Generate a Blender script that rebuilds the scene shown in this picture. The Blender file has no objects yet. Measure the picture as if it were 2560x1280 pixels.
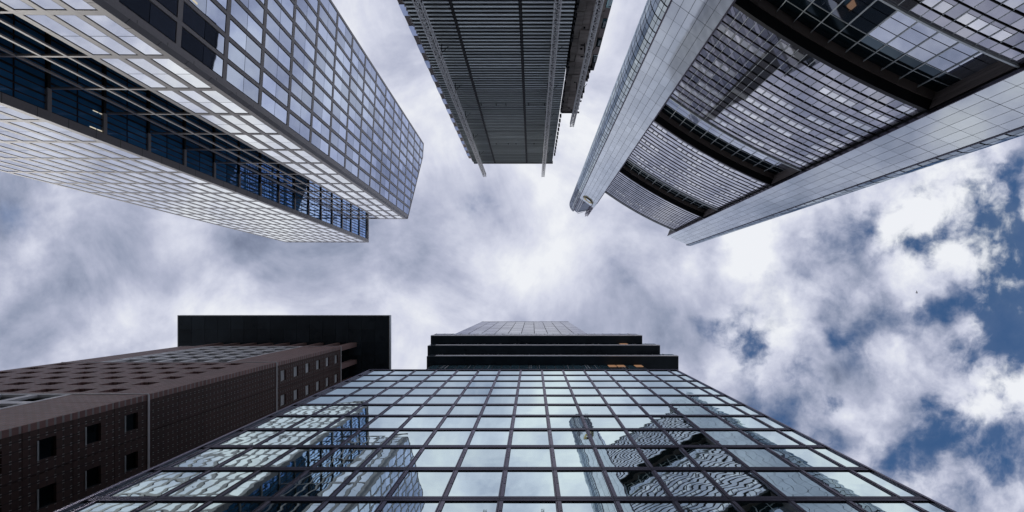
import bpy, math, random
from mathutils import Vector, Matrix
random.seed(7)
R = math.radians
sc = bpy.context.scene
# ------------------------------------------------------------------ camera
F = 1500.0                      # focal length in pixels of a 2560 px wide frame
cd = bpy.data.cameras.new("Camera"); cam = bpy.data.objects.new("Camera", cd)
sc.collection.objects.link(cam); sc.camera = cam
cam.location = (0, 0, 1.6); cam.rotation_euler = (R(180), 0, 0)     # looks straight up
cd.sensor_width = 36; cd.lens = F/2560*36
cd.shift_x = -(1331-1280)/2560; cd.shift_y = (747-640)/2560
cd.clip_end = 5000
sc.view_settings.view_transform = 'Standard'; sc.view_settings.look = 'None'
sc.view_settings.exposure = 0; sc.view_settings.gamma = 1
sc.cycles.max_bounces = 8; sc.cycles.glossy_bounces = 6; sc.cycles.diffuse_bounces = 3
# ------------------------------------------------------------------ sun
SUN_EL, SUN_AZ = R(40), R(-53)    # azimuth measured from +Y clockwise
sd = bpy.data.lights.new("sun", 'SUN'); sun = bpy.data.objects.new("sun", sd)
sc.collection.objects.link(sun); sd.energy = .9; sd.angle = R(12); sd.color = (1, .96, .9)
sun.rotation_euler = (R(90)-SUN_EL, 0, -SUN_AZ+math.pi)
# ------------------------------------------------------------------ sky: blue Nishita sky under broken cloud
W = bpy.data.worlds.new("World"); sc.world = W; W.use_nodes = True
nt = W.node_tree; nt.nodes.clear(); NN = nt.nodes.new; LK = nt.links.new
def M(op, a, b=None, c=None, clamp=False):
    n = NN('ShaderNodeMath'); n.operation = op; n.use_clamp = clamp
    for i, v in enumerate((a, b, c)):
        if v is None: continue
        if isinstance(v, (int, float)): n.inputs[i].default_value = v
        else: LK(v, n.inputs[i])
    return n.outputs[0]
def VM(op, a, b=None, s=None):
    n = NN('ShaderNodeVectorMath'); n.operation = op
    for i, v in enumerate((a, b)):
        if v is None: continue
        if isinstance(v, tuple): n.inputs[i].default_value = v
        else: LK(v, n.inputs[i])
    if s is not None:
        if isinstance(s, (int, float)): n.inputs['Scale'].default_value = s
        else: LK(s, n.inputs['Scale'])
    return n.outputs['Value'] if op in ('LENGTH', 'DISTANCE') else n.outputs[0]
def smooth(v, a, b, lo=0., hi=1.):
    n = NN('ShaderNodeMapRange'); n.interpolation_type = 'SMOOTHSTEP'
    LK(v, n.inputs[0]); n.inputs[1].default_value = a; n.inputs[2].default_value = b
    n.inputs[3].default_value = lo; n.inputs[4].default_value = hi
    return n.outputs[0]
def noise(v, scale, detail=6, rough=.55, col=False, dist=0.):
    n = NN('ShaderNodeTexNoise'); LK(v, n.inputs['Vector']); n.inputs['Scale'].default_value = scale
    n.inputs['Detail'].default_value = detail; n.inputs['Roughness'].default_value = rough
    n.inputs['Distortion'].default_value = dist
    return n.outputs['Color'] if col else n.outputs['Fac']
tc = NN('ShaderNodeTexCoord').outputs['Generated']
sx = NN('ShaderNodeSeparateXYZ'); LK(tc, sx.inputs[0])
zc = M('MAXIMUM', sx.outputs[2], .06)
cb = NN('ShaderNodeCombineXYZ'); LK(M('DIVIDE', sx.outputs[0], zc), cb.inputs[0]); LK(M('DIVIDE', sx.outputs[1], zc), cb.inputs[1])
cbx = M('DIVIDE', sx.outputs[0], zc); cby = M('DIVIDE', sx.outputs[1], zc)
P = cb.outputs[0]                                             # position on the cloud layer overhead
wv = VM('SCALE', VM('SUBTRACT', noise(P, 3.2, 5, .6, True), (.5, .5, .5)), None, .26)
Pw = VM('ADD', P, wv)
def C2(px, py): return ((px-1331)/F, (py-747)/F, 0.)
def blob(px, py, r, amp, acc):
    d = VM('DISTANCE', Pw, C2(px, py))
    return M('ADD', acc, smooth(d, 0., r/F, amp, 0.)) if acc is not None else smooth(d, 0., r/F, amp, 0.)
n1 = noise(P, 4.2, 9, .58, dist=.5); n2 = noise(P, 1.7, 6, .5); n3 = noise(P, 11., 7, .62)
hole = None                                                   # gaps in the cloud
for a in [(1850,870,150,.75), (1770,830,80,.45), (1905,1035,90,.35), (2300,480,110,.55), (2330,600,130,.5), (2240,560,120,.38), (2470,560,190,.6), (2590,690,260,.95), (2470,800,160,.42),
          (2090,985,60,.75), (2510,930,190,.66), (2410,1080,200,.46), (2600,960,190,.55), (2290,1060,120,.38), (2330,1240,190,.34), (2480,1240,150,.16),
          (2180,650,190,.12), (2240,830,170,.2), (2440,440,150,.42), (2570,1120,170,.18), (1750,1000,130,.30), (2560,420,130,.45), (1235,500,110,.34), (2020,640,160,.06), (2040,1130,170,.25),
          (1170,600,110,.30), (30,480,200,.14), (20,640,170,.14), (1570,640,120,.26), (2440,700,120,.45), (1960,920,170,.25), (2140,470,160,.3), (1690,760,120,.2), (2380,900,90,.32), (2200,1180,110,.35), (2540,590,140,.35), (2330,760,80,.3), (2130,820,70,.25), (2430,980,90,.3), (2000,960,70,.25)]:
    hole = blob(*a, hole)
Pv = VM('ADD', VM('ADD', P, VM('SCALE', wv, None, .35)), (3.1, 1.7, 0.))
nh = noise(Pv, 9.0, 13, .60, dist=.2)
npf = noise(VM('ADD', Pv, VM('SCALE', VM('SUBTRACT', noise(P, 14., 4, .6, True), (.5, .5, .5)), None, .05)), 10.5, 12, .56)      # puffs
vor = NN('ShaderNodeTexVoronoi'); vor.feature = 'SMOOTH_F1'; vor.inputs['Scale'].default_value = 9.; vor.inputs['Smoothness'].default_value = .35; LK(VM('ADD', P, VM('SCALE', VM('SUBTRACT', noise(P, 9., 6, .62, True), (.5, .5, .5)), None, .13)), vor.inputs['Vector'])
puff = M('SUBTRACT', M('ADD', npf, M('MULTIPLY', M('SUBTRACT', .45, vor.outputs['Distance']), .42)), .03)
side = smooth(M('ADD', cbx, M('MULTIPLY', cby, .3)), .05, .62)      # broken cloud towards +X
carve = M('ADD', M('MULTIPLY', M('SUBTRACT', nh, .5), .8), M('MULTIPLY', M('SUBTRACT', .5, puff), 1.1))
gap = smooth(M('ADD', M('ADD', M('MULTIPLY', hole, .85), M('MULTIPLY', side, .13)), M('MULTIPLY', carve, M('MINIMUM', M('ADD', M('MULTIPLY', hole, 4.5), M('ADD', M('MULTIPLY', side, .9), .12)), 3.))), .20, 1.15)
gap = M('MULTIPLY', gap, M('ADD', .66, M('MULTIPLY', n1, .45)), None, True)
brt = None                                                    # thick and thin parts of the cloud
for a in [(1331,140,420,.20), (520,1080,480,.16), (900,100,300,.12), (1900,150,500,.2), (1340,700,240,.22), (2000,780,330,.16), (170,560,200,.14), (60,700,120,.15), (560,760,160,.15), (900,330,260,.10), (1080,330,200,.16), (1450,60,160,.05),
          (1250,760,150,.08), (2200,1010,170,.10), (700,800,180,.08), (1430,330,160,.12), (1960,620,180,.1),
          (300,640,240,-.12), (620,560,200,-.22), (430,820,180,-.14), (760,680,220,-.05), (1040,560,160,-.06), (60,830,220,-.16), (860,60,200,-.04), (10,480,220,-.2), (180,700,140,-.06), (330,880,160,-.10),
          (1960,900,110,-.10), (1180,900,150,-.04), (20,560,170,-.1), (2060,1100,130,-.08), (1010,240,120,-.07), (2120,700,120,-.07), (1000,700,150,-.06), (1230,560,150,-.1)]:
    brt = blob(*a, brt)
lum = M('ADD', M('ADD', .655, M('MULTIPLY', brt, 1.05)), M('ADD', M('MULTIPLY', M('SUBTRACT', n2, .5), .5), M('ADD', M('MULTIPLY', M('SUBTRACT', n1, .5), 1.55), M('MULTIPLY', M('SUBTRACT', n3, .5), .30))))
lum = M('ADD', lum, M('MULTIPLY', M('SUBTRACT', puff, .47), M('ADD', M('MULTIPLY', side, .85), .34)))
lum = M('MAXIMUM', lum, .2)
ramp = NN('ShaderNodeValToRGB'); LK(lum, ramp.inputs[0])
el = ramp.color_ramp.elements; el[0].position = .15; el[0].color = (.14, .17, .26, 1); el[1].position = 1.; el[1].color = (.86, .88, .925, 1)
for p, c in ((.38, (.29, .33, .45)), (.58, (.455, .485, .62)), (.78, (.655, .68, .80))):
    e = el.new(p); e.color = c + (1,)
sky = NN('ShaderNodeTexSky'); sky.sky_type = 'NISHITA'; sky.sun_disc = False
sky.sun_elevation = SUN_EL; sky.sun_rotation = SUN_AZ; sky.altitude = 100; sky.dust_density = .6; sky.ozone_density = 2.5
hs = NN('ShaderNodeHueSaturation'); hs.inputs['Saturation'].default_value = 1.35; LK(sky.outputs[0], hs.inputs['Color'])
bgs = NN('ShaderNodeBackground'); LK(hs.outputs[0], bgs.inputs[0]); bgs.inputs[1].default_value = .10
bgc = NN('ShaderNodeBackground'); LK(ramp.outputs[0], bgc.inputs[0]); bgc.inputs[1].default_value = 1.
mx = NN('ShaderNodeMixShader'); LK(gap, mx.inputs[0]); LK(bgc.outputs[0], mx.inputs[1]); LK(bgs.outputs[0], mx.inputs[2])
out = NN('ShaderNodeOutputWorld'); LK(mx.outputs[0], out.inputs[0])

# ------------------------------------------------------------------ materials
SJ0 = .72
class NT:
    def __init__(s, name):
        s.m = bpy.data.materials.new(name); s.m.use_nodes = True; s.t = s.m.node_tree; s.t.nodes.clear()
    def n(s, typ, **k):
        nd = s.t.nodes.new(typ)
        for a, b in k.items(): setattr(nd, a, b)
        return nd
    def l(s, a, b): s.t.links.new(a, b)
    def math(s, op, a, b=None):
        nd = s.n('ShaderNodeMath', operation=op)
        for i, v in enumerate((a, b)):
            if v is None: continue
            if isinstance(v, (int, float)): nd.inputs[i].default_value = v
            else: s.l(v, nd.inputs[i])
        return nd.outputs[0]
def solid(name, col, rough=.5, metal=0., var=.12, nscale=1.5, bump=0., bscale=8., stretch=(1, 1, 1), grime=0.):
    a = NT(name); b = a.n('ShaderNodeBsdfPrincipled'); o = a.n('ShaderNodeOutputMaterial'); a.l(b.outputs[0], o.inputs[0])
    tc = a.n('ShaderNodeTexCoord'); mp = a.n('ShaderNodeMapping'); mp.inputs['Scale'].default_value = stretch; a.l(tc.outputs['Object'], mp.inputs[0])
    nz = a.n('ShaderNodeTexNoise'); nz.inputs['Scale'].default_value = nscale; nz.inputs['Detail'].default_value = 7; nz.inputs['Roughness'].default_value = .6
    a.l(mp.outputs[0], nz.inputs['Vector'])
    at = a.n('ShaderNodeAttribute', attribute_name='rnd')
    v = a.math('ADD', a.math('MULTIPLY', a.math('SUBTRACT', nz.outputs['Fac'], .5), var*2.2+grime*2), a.math('MULTIPLY', a.math('SUBTRACT', at.outputs['Fac'], .5), var))
    v = a.math('ADD', v, 1.)
    mxn = a.n('ShaderNodeVectorMath', operation='SCALE'); mxn.inputs[0].default_value = col; a.l(v, mxn.inputs['Scale'])
    a.l(mxn.outputs[0], b.inputs['Base Color']); b.inputs['Metallic'].default_value = metal; b.inputs['Specular IOR Level'].default_value = .2
    a.l(a.math('ADD', a.math('MULTIPLY', nz.outputs['Fac'], .2), rough-.1), b.inputs['Roughness'])
    if bump:
        n2 = a.n('ShaderNodeTexNoise'); n2.inputs['Scale'].default_value = bscale; n2.inputs['Detail'].default_value = 4; a.l(mp.outputs[0], n2.inputs['Vector'])
        bp = a.n('ShaderNodeBump'); bp.inputs['Strength'].default_value = 1; bp.inputs['Distance'].default_value = bump; a.l(n2.outputs['Fac'], bp.inputs['Height']); a.l(bp.outputs[0], b.inputs['Normal'])
    return a.m
def coated(name, tint, base, refl, rough=.02, wav=0., wscale=.7, var=.06, dirt=.04, diff=0.):
    """coated glazing or enamelled panel: dark or pale body under a reflecting coat"""
    a = NT(name); o = a.n('ShaderNodeOutputMaterial'); mixs = a.n('ShaderNodeMixShader'); a.l(mixs.outputs[0], o.inputs[0])
    tc = a.n('ShaderNodeTexCoord'); at = a.n('ShaderNodeAttribute', attribute_name='rnd')
    nz = a.n('ShaderNodeTexNoise'); nz.inputs['Scale'].default_value = .9; nz.inputs['Detail'].default_value = 5; a.l(tc.outputs['Object'], nz.inputs['Vector'])
    v = a.math('ADD', 1., a.math('ADD', a.math('MULTIPLY', a.math('SUBTRACT', at.outputs['Fac'], .5), var*2), a.math('MULTIPLY', a.math('SUBTRACT', nz.outputs['Fac'], .5), dirt*2)))
    d = a.n('ShaderNodeBsdfDiffuse'); g = a.n('ShaderNodeBsdfGlossy'); g.inputs['Roughness'].default_value = rough
    for nd, c in ((d, base), (g, tint)):
        s = a.n('ShaderNodeVectorMath', operation='SCALE'); s.inputs[0].default_value = c; a.l(v, s.inputs['Scale']); a.l(s.outputs[0], nd.inputs['Color'])
    fr = a.n('ShaderNodeFresnel'); fr.inputs['IOR'].default_value = 1.5
    a.l(a.math('ADD', refl, a.math('MULTIPLY', fr.outputs[0], 1-refl)), mixs.inputs[0])
    a.l(d.outputs[0], mixs.inputs[1]); a.l(g.outputs[0], mixs.inputs[2])
    if wav:
        sh = a.n('ShaderNodeVectorMath', operation='ADD'); a.l(tc.outputs['Object'], sh.inputs[0])
        cbb = a.n('ShaderNodeCombineXYZ'); a.l(a.math('MULTIPLY', at.outputs['Fac'], 37.), cbb.inputs[0]); a.l(a.math('MULTIPLY', at.outputs['Fac'], 11.), cbb.inputs[2]); a.l(cbb.outputs[0], sh.inputs[1])
        n2 = a.n('ShaderNodeTexNoise'); n2.inputs['Scale'].default_value = wscale; n2.inputs['Detail'].default_value = 1.5; n2.inputs['Roughness'].default_value = .35; a.l(sh.outputs[0], n2.inputs['Vector'])
        bp = a.n('ShaderNodeBump'); bp.inputs['Strength'].default_value = 1; bp.inputs['Distance'].default_value = wav; a.l(n2.outputs['Fac'], bp.inputs['Height'])
        a.l(bp.outputs[0], g.inputs['Normal']); 
    return a.m
def lamp_mat(name, col, s):
    a = NT(name); e = a.n('ShaderNodeEmission'); e.inputs[0].default_value = col+(1,); e.inputs[1].default_value = s
    o = a.n('ShaderNodeOutputMaterial'); a.l(e.outputs[0], o.inputs[0]); return a.m
def tile_mat(name, axis, col, s0=0., z0=0.):
    """dark brown clay tiles with open joints and a steel pin at each tile corner; axis = horizontal axis of the wall"""
    a = NT(name); b = a.n('ShaderNodeBsdfPrincipled'); o = a.n('ShaderNodeOutputMaterial'); a.l(b.outputs[0], o.inputs[0])
    tc = a.n('ShaderNodeTexCoord'); sp = a.n('ShaderNodeSeparateXYZ'); a.l(tc.outputs['Object'], sp.inputs[0])
    h = a.math('DIVIDE', a.math('ADD', sp.outputs[axis], 500.-s0), .627*SJ0); z = a.math('DIVIDE', a.math('ADD', sp.outputs[2], 500.-z0), .728*SJ0)
    fh = a.math('ABSOLUTE', a.math('SUBTRACT', a.math('FRACT', h), .5)); fz = a.math('ABSOLUTE', a.math('SUBTRACT', a.math('FRACT', z), .5))
    joint = a.math('GREATER_THAN', a.math('MAXIMUM', fh, fz), .465)
    wn = a.n('ShaderNodeTexWhiteNoise', noise_dimensions='2D'); cb_ = a.n('ShaderNodeCombineXYZ'); a.l(a.math('FLOOR', h), cb_.inputs[0]); a.l(a.math('FLOOR', z), cb_.inputs[1]); a.l(cb_.outputs[0], wn.inputs[0])
    nz = a.n('ShaderNodeTexNoise'); nz.inputs['Scale'].default_value = .35; nz.inputs['Detail'].default_value = 6; a.l(tc.outputs['Object'], nz.inputs['Vector'])
    v = a.math('ADD', .62, a.math('ADD', a.math('MULTIPLY', wn.outputs[0], .3), a.math('MULTIPLY', nz.outputs['Fac'], .5)))
    s = a.n('ShaderNodeVectorMath', operation='SCALE'); s.inputs[0].default_value = col; a.l(v, s.inputs['Scale'])
    m1 = a.n('ShaderNodeMixRGB'); a.l(joint, m1.inputs[0]); a.l(s.outputs[0], m1.inputs[1]); m1.inputs[2].default_value = (.008, .007, .008, 1)
    # pins: two beside each corner
    ph = a.math('ABSOLUTE', a.math('SUBTRACT', a.math('ABSOLUTE', a.math('SUBTRACT', a.math('FRACT', h), .5)), .36))
    pz = a.math('ABSOLUTE', a.math('SUBTRACT', fz, .44))
    pin = a.math('LESS_THAN', a.math('MAXIMUM', ph, a.math('MULTIPLY', pz, .6)), .045)
    m2 = a.n('ShaderNodeMixRGB'); a.l(pin, m2.inputs[0]); a.l(m1.outputs[0], m2.inputs[1]); m2.inputs[2].default_value = (.36, .34, .33, 1)
    a.l(m2.outputs[0], b.inputs['Base Color']); b.inputs['Roughness'].default_value = .62
    return a.m
MT = {
 'chamfer': solid('chamfer_cladding', (.27, .265, .275), .4, var=.1, nscale=4),
 'grey_stone': solid('grey_cladding', (.27, .258, .266), .42, var=.1, nscale=6, grime=.05),
 'pale_stone': solid('pale_cladding', (.46, .455, .47), .4, var=.08, nscale=4),
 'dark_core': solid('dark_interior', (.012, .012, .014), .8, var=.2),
 'black': solid('black_metal', (.012, .013, .016), .55, var=.2),
 'soffit': solid('black_soffit', (.040, .056, .072), .3, var=.55, nscale=.3, bump=.002, bscale=2),
 'sky_glass': coated('silver_glass', (.93, .95, .97), (.05, .06, .08), .82, .015, wav=.002, wscale=.6, var=.08, dirt=.05),
 'blue_glass': coated('blue_glass', (.64, .72, .90), (.03, .05, .09), .62, .02, wav=.003, wscale=.7, var=.2, dirt=.08),
 'atrium_glass': coated('atrium_glass', (.52, .68, 1.), (.06, .28, .60), .5, .02, wav=.002, wscale=.5, var=.25, dirt=.12),
 'green_glass': coated('green_tint_glass', (.78, .915, .925), (.05, .10, .095), .84, .008, wav=.0030, wscale=.95, var=.06, dirt=.06),
 'purple_metal': coated('brown_anodised_metal', (.36, .34, .41), (.085, .078, .095), .30, .22, var=.12, dirt=.1),
 'dark_metal': coated('dark_anodised_metal', (.24, .23, .28), (.035, .032, .042), .24, .25, var=.1, dirt=.1),
 'white_panel': coated('white_enamel_panel', (.84, .89, .93), (.62, .68, .72), .42, .05, wav=.0015, wscale=.5, var=.07, dirt=.07),
 'office_bright': coated('blind_window', (1., 1., 1.), (.80, .83, .87), .62, .015, var=.1, dirt=.05),
 'office_grey': coated('grey_window', (.68, .69, .77), (.07, .075, .09), .52, .015, var=.14, dirt=.05),
 'office_spandrel': coated('grey_spandrel', (.72, .72, .79), (.15, .15, .17), .52, .03, var=.12, dirt=.06),
 'garden_glass': coated('garden_glass', (.78, .83, .92), (.03, .045, .07), .60, .02, wav=.004, wscale=.4, var=.1, dirt=.06),
 'edge_metal': coated('polished_edge_metal', (.80, .84, .87), (.3, .33, .35), .75, .10, var=.15, dirt=.1),
 'office_pale': coated('pale_office_glass', (.84, .85, .90), (.14, .145, .165), .64, .02, var=.10, dirt=.05),
 'shaft_glass': coated('shaft_glass', (.46, .48, .55), (.07, .08, .10), .40, .02, var=.12, dirt=.05),
 'teal_glass': coated('teal_glass', (.5, .62, .68), (.10, .19, .23), .25, .05, var=.2, dirt=.2),
 'painted_sky_pane': coated('pane_with_painted_sky', (.9, .95, 1.), (.92, .96, .98), .15, .05, var=.12, dirt=.1),  # pale body colour stands in for bright sky mirrored in the panes
 'dark_glass': coated('dark_glass', (.20, .26, .30), (.006, .012, .016), .25, .04, var=.3, dirt=.1),
 'brown_panel': solid('brown_beam_panel', (.17, .145, .135), .5, var=.25, nscale=.8),
 'curve_glass': coated('curved_glass', (.66, .74, .80), (.05, .07, .085), .45, .03, wav=.002, var=.18, dirt=.08),
 'crown_glass': coated('crown_glass', (.42, .46, .52), (.03, .03, .035), .35, .05, var=.35, dirt=.2),
 'steel': solid('galvanised_steel', (.88, .885, .90), .45, 0., var=.1),
 'slat': coated('grey_louvre', (.74, .82, .84), (.80, .87, .88), .10, .25, var=.22, dirt=.16),
 'concrete': solid('stained_concrete', (.30, .27, .25), .85, var=.5, nscale=.9, bump=.02, bscale=3, stretch=(1, 1, 2.2), grime=.35),
 'brown_sp': solid('brown_spandrel', (.30, .25, .24), .5, var=.15),
 'tile_x': tile_mat('brown_tiles_lit', 0, (.27, .150, .138)),
 'tile_y': tile_mat('brown_tiles_shaded', 1, (.070, .033, .027)),  # same tiles as tile_x, the side wall's shade put into the colour
 'brown_post': solid('brown_stone_post', (.30, .20, .185), .6, var=.15, nscale=5),
 'white_frame': solid('white_window_frame', (.78, .78, .80), .4, var=.05),
 'zinc': solid('zinc_strip', (.55, .60, .62), .4, .2, var=.1),
 'gold': solid('gold_emblem', (.50, .38, .09), .45, var=.1, nscale=3), 'gold_dark': solid('dark_gold_emblem', (.30, .23, .04), .5, var=.1), 'gold_pale': solid('pale_gold_emblem', (.72, .66, .42), .45, var=.1),
 'lamp': lamp_mat('warm_ceiling_lamp', (1., .90, .70), .6), 'lamp_cool': lamp_mat('pale_strip_lamp', (1., .95, .72), 1.1), 'lamp_orange': lamp_mat('orange_lit_blind', (1., .55, .32), .30),
 'asphalt': solid('asphalt', (.05, .05, .052), .85, var=.3, nscale=2, bump=.01), 'paving': solid('granite_paving', (.34, .33, .31), .8, var=.25, nscale=1.2, bump=.004),
 'marking': solid('white_road_paint', (.75, .75, .72), .6), 'earth': solid('city_ground', (.26, .25, .24), .9, var=.3, nscale=.05),
 'feather': solid('dark_feathers', (.03, .03, .035), .8),
}
# ------------------------------------------------------------------ mesh helpers
class Fr:
    """frame on a wall: s along the wall, z up (metres above the lens), d outward"""
    def __init__(f, O, u, n): f.O, f.u, f.n = O, u, n
    def P(f, s, z, d=0.): return (f.O[0]+f.u[0]*s+f.n[0]*d, f.O[1]+f.u[1]*s+f.n[1]*d, z)
def frame(O, deg, flip=1):
    t = R(deg); u = (math.cos(t), math.sin(t)); return Fr(O, u, (-u[1]*flip, u[0]*flip))
class MB:
    def __init__(s): s.v = []; s.f = []; s.r = []
    def face(s, pts, r=None):
        k = len(s.v); s.v += [tuple(p) for p in pts]; s.f.append(tuple(range(k, k+len(pts)))); s.r.append(random.random() if r is None else r)
    def hexa(s, p, r=None):        # 4 bottom, 4 top
        r = random.random() if r is None else r; k = len(s.v); s.v += [tuple(q) for q in p]
        for q in ((3,2,1,0), (4,5,6,7), (0,1,5,4), (1,2,6,5), (2,3,7,6), (3,0,4,7)): s.f.append(tuple(k+i for i in q)); s.r.append(r)
        return s
    def box(s, x0, x1, y0, y1, z0, z1, r=None):
        return s.hexa([(x0,y0,z0),(x1,y0,z0),(x1,y1,z0),(x0,y1,z0),(x0,y0,z1),(x1,y0,z1),(x1,y1,z1),(x0,y1,z1)], r)
    def fb(s, f, s0, s1, z0, z1, d0, d1, r=None, za=None, zb=None):   # box in a wall frame; za, zb = sloping top at s0, s1
        a = z1 if za is None else za; b = z1 if zb is None else zb
        return s.hexa([f.P(s0,z0,d0), f.P(s1,z0,d0), f.P(s1,z0,d1), f.P(s0,z0,d1), f.P(s0,a,d0), f.P(s1,b,d0), f.P(s1,b,d1), f.P(s0,a,d1)], r)
    def prism(s, poly, z0, z1, r=None):
        n = len(poly); zt = z1 if isinstance(z1, (list, tuple)) else [z1]*n; k = len(s.v); r = random.random() if r is None else r
        s.v += [(x, y, z0) for x, y in poly] + [(x, y, z) for (x, y), z in zip(poly, zt)]
        s.f.append(tuple(k+i for i in reversed(range(n)))); s.r.append(r); s.f.append(tuple(k+n+i for i in range(n))); s.r.append(r)
        for i in range(n):
            j = (i+1) % n; s.f.append((k+i, k+j, k+n+j, k+n+i)); s.r.append(r)
        return s
    def bar(s, a, b, w=.03):
        a, b = Vector(a), Vector(b); d = (b-a).normalized(); e = d.cross(Vector((0, 0, 1)))
        if e.length < .01: e = Vector((1, 0, 0))
        e.normalize(); g = d.cross(e).normalized(); e *= w/2; g *= w/2
        return s.hexa([a-e-g, a+e-g, a+e+g, a-e+g, b-e-g, b+e-g, b+e+g, b-e+g])
    def build(s, name, mat, root=None, base=None, **k):
        if not s.v: return None
        me = bpy.data.meshes.new(name); ox, oy = (root['bx'], root['by']) if root is not None else (base or (0, 0))
        K_ = root['S'] if root is not None else 1.
        me.from_pydata([(x*K_-ox, y*K_-oy, z*K_+1.6) for x, y, z in s.v], [], s.f)
        at = me.attributes.new('rnd', 'FLOAT', 'FACE'); at.data.foreach_set('value', s.r); me.materials.append(MT[mat] if isinstance(mat, str) else mat)
        import bmesh
        b = bmesh.new(); b.from_mesh(me); bmesh.ops.recalc_face_normals(b, faces=b.faces); b.to_mesh(me); b.free()
        o = bpy.data.objects.new(name, me); sc.collection.objects.link(o)
        if root is not None: o.parent = root
        else: o.location = (ox, oy, 0)
        for a, v in k.items(): o[a] = v
        return o
def thing(name, label, cat, x, y, lean=(0, 0), group=None, S=1.):
    o = bpy.data.objects.new(name, None); sc.collection.objects.link(o); o.location = (x, y, 0); o['bx'] = x; o['by'] = y; o['S'] = S
    o.rotation_euler = (-lean[1], lean[0], 0); o['label'] = label; o['category'] = cat
    if group: o['group'] = group
    return o
def sub(name, mb, mat, parent, root, **k):
    o = mb.build(name, mat, root, **k); o.parent = parent; return o
def shown(pts, vp=(1331, 747)):
    q = [(vp[0]+F*x/max(z, 3), vp[1]+F*y/max(z, 3)) for x, y, z in pts]
    c = (sum(p[0] for p in q)/len(q), sum(p[1] for p in q)/len(q))
    if not (-40 < c[0] < 2600 and -40 < c[1] < 1320): return 0
    return abs(sum(q[i][0]*q[(i+1) % len(q)][1]-q[(i+1) % len(q)][0]*q[i][1] for i in range(len(q))))/2
def emit(items, name, many, root, lim=100):
    """items: (mb, quad, material); the ones that show largest become parts, the rest one part per material"""
    items = sorted(items, key=lambda i: -shown(i[1])); rest = {}
    for k, (mb, q, mat) in enumerate(items):
        if k < lim and shown(q) > 0: mb.build(name, mat, root)
        else: rest.setdefault(mat, []).append(mb)
    for mat, l in rest.items():
        m = MB()
        for b in l:
            k = len(m.v); m.v += b.v; m.f += [tuple(i+k for i in f) for f in b.f]; m.r += b.r
        m.build(many, mat, root, kind='stuff')

# ------------------------------------------------------------------ ground
def structure(name, mb, mat): mb.build(name, mat, kind='structure')
structure('ground', MB().box(-1500, 1500, -1500, 1500, -3.6, -1.62), 'earth')
structure('road', MB().box(-400, 400, -3.4, 1.6, -1.62, -1.60), 'asphalt')
m = MB(); m.box(-400, 400, -6.6, -3.4, -1.62, -1.47); m.box(-400, 400, 1.6, 4.9, -1.62, -1.47); structure('pavement', m, 'paving')
m = MB()
for i in range(-20, 20): m.box(i*6, i*6+3, -.97, -.83, -1.60, -1.596)
structure('road_marking', m, 'marking')

# ================================================================== A: twin slab tower with glazed link (upper left)
A = thing('office_tower', 'grey gridded tower of two joined slabs with silver and blue panes at upper left', 'building', -38, -22, (-.010, .006))
ZK = [45.0+5.98*k for k in range(-8, 16)]
fx = Fr((-22.73, -16.0), (.0600, -.998), (.998, .06))          # face towards +X, s runs away from the corner
LEN, s_flat = 17.65, 14.66
def roofA(s): return 115.0+(126.6-115.0)*min(s, s_flat)/s_flat
fy = Fr((-22.73, -16.0), (-1, 0), (0, 1))                        # face towards +Y
f2x = Fr((-35.72, -13.6), (0, -1), (1, 0)); f2y = Fr((-35.72, -13.6), (-1, 0), (0, 1))
DR = .22
core = MB(); i1 = fx.P(.3, 0, -DR); i2 = fx.P(s_flat, 0, -DR); i3 = fx.P(LEN, 0, -DR)
core.prism([(i1[0], -16.3), (i2[0], i2[1]), (i3[0], i3[1]+.1), (-27.9, i3[1]+.1), (-27.9, i2[1]), (-27.9, -16.3)], -1.6, [114.6, 126.1, 126.1, 126.1, 126.1, 114.6])
core.box(-35.7, -27.9, -34, -26.5, -1.6, 114.5)
core.box(-54.0, -35.95, -33, -13.85, -1.6, 135.6)
core.build('core', 'dark_core', A)
ig = MB(); fin_ = Fr((-27.93, -16.4), (0, -1), (-1, 0))
for k in range(38):
    for c in range(6): ig.fb(fin_, c*1.66+.05, c*1.66+1.6, -1+k*2.99, -1+k*2.99+2.7, -.02, .03)
ig.build('sky_reflector_panes', 'sky_glass', A)  # unseen panes added to reflect sky into the blue link glass
wins = []
PX = 1.62; s_first = .62
ncol = 10; PX = (LEN-s_first-.2)/ncol
bars = MB(); barsv = MB(); joints = MB()
def win(fr, s0, s1, z0, z1, mat, d=-.03, slope=None, mid=True, g=.085):
    m = MB(); a, b = s0+g, s1-g; zt = z1-g; parts = []
    zm = (z0+z1)/2
    rng = [(z0+g, zm-.03), (zm+.03, zt)] if mid else [(z0+g, zt)]
    for lo, hi in rng:
        if slope:
            ha, hb = min(hi, slope(a)-.35), min(hi, slope(b)-.35)
            if max(ha, hb) < lo+.1: continue
            ha, hb = max(ha, lo+.02), max(hb, lo+.02)
        else: ha = hb = hi
        m.fb(fr, a, b, lo, hi, d-.04, d, za=ha, zb=hb)
    if m.v: wins.append((m, [fr.P(s0, z0, d), fr.P(s1, z0, d), fr.P(s1, z1, d), fr.P(s0, z1, d)], mat))
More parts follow.
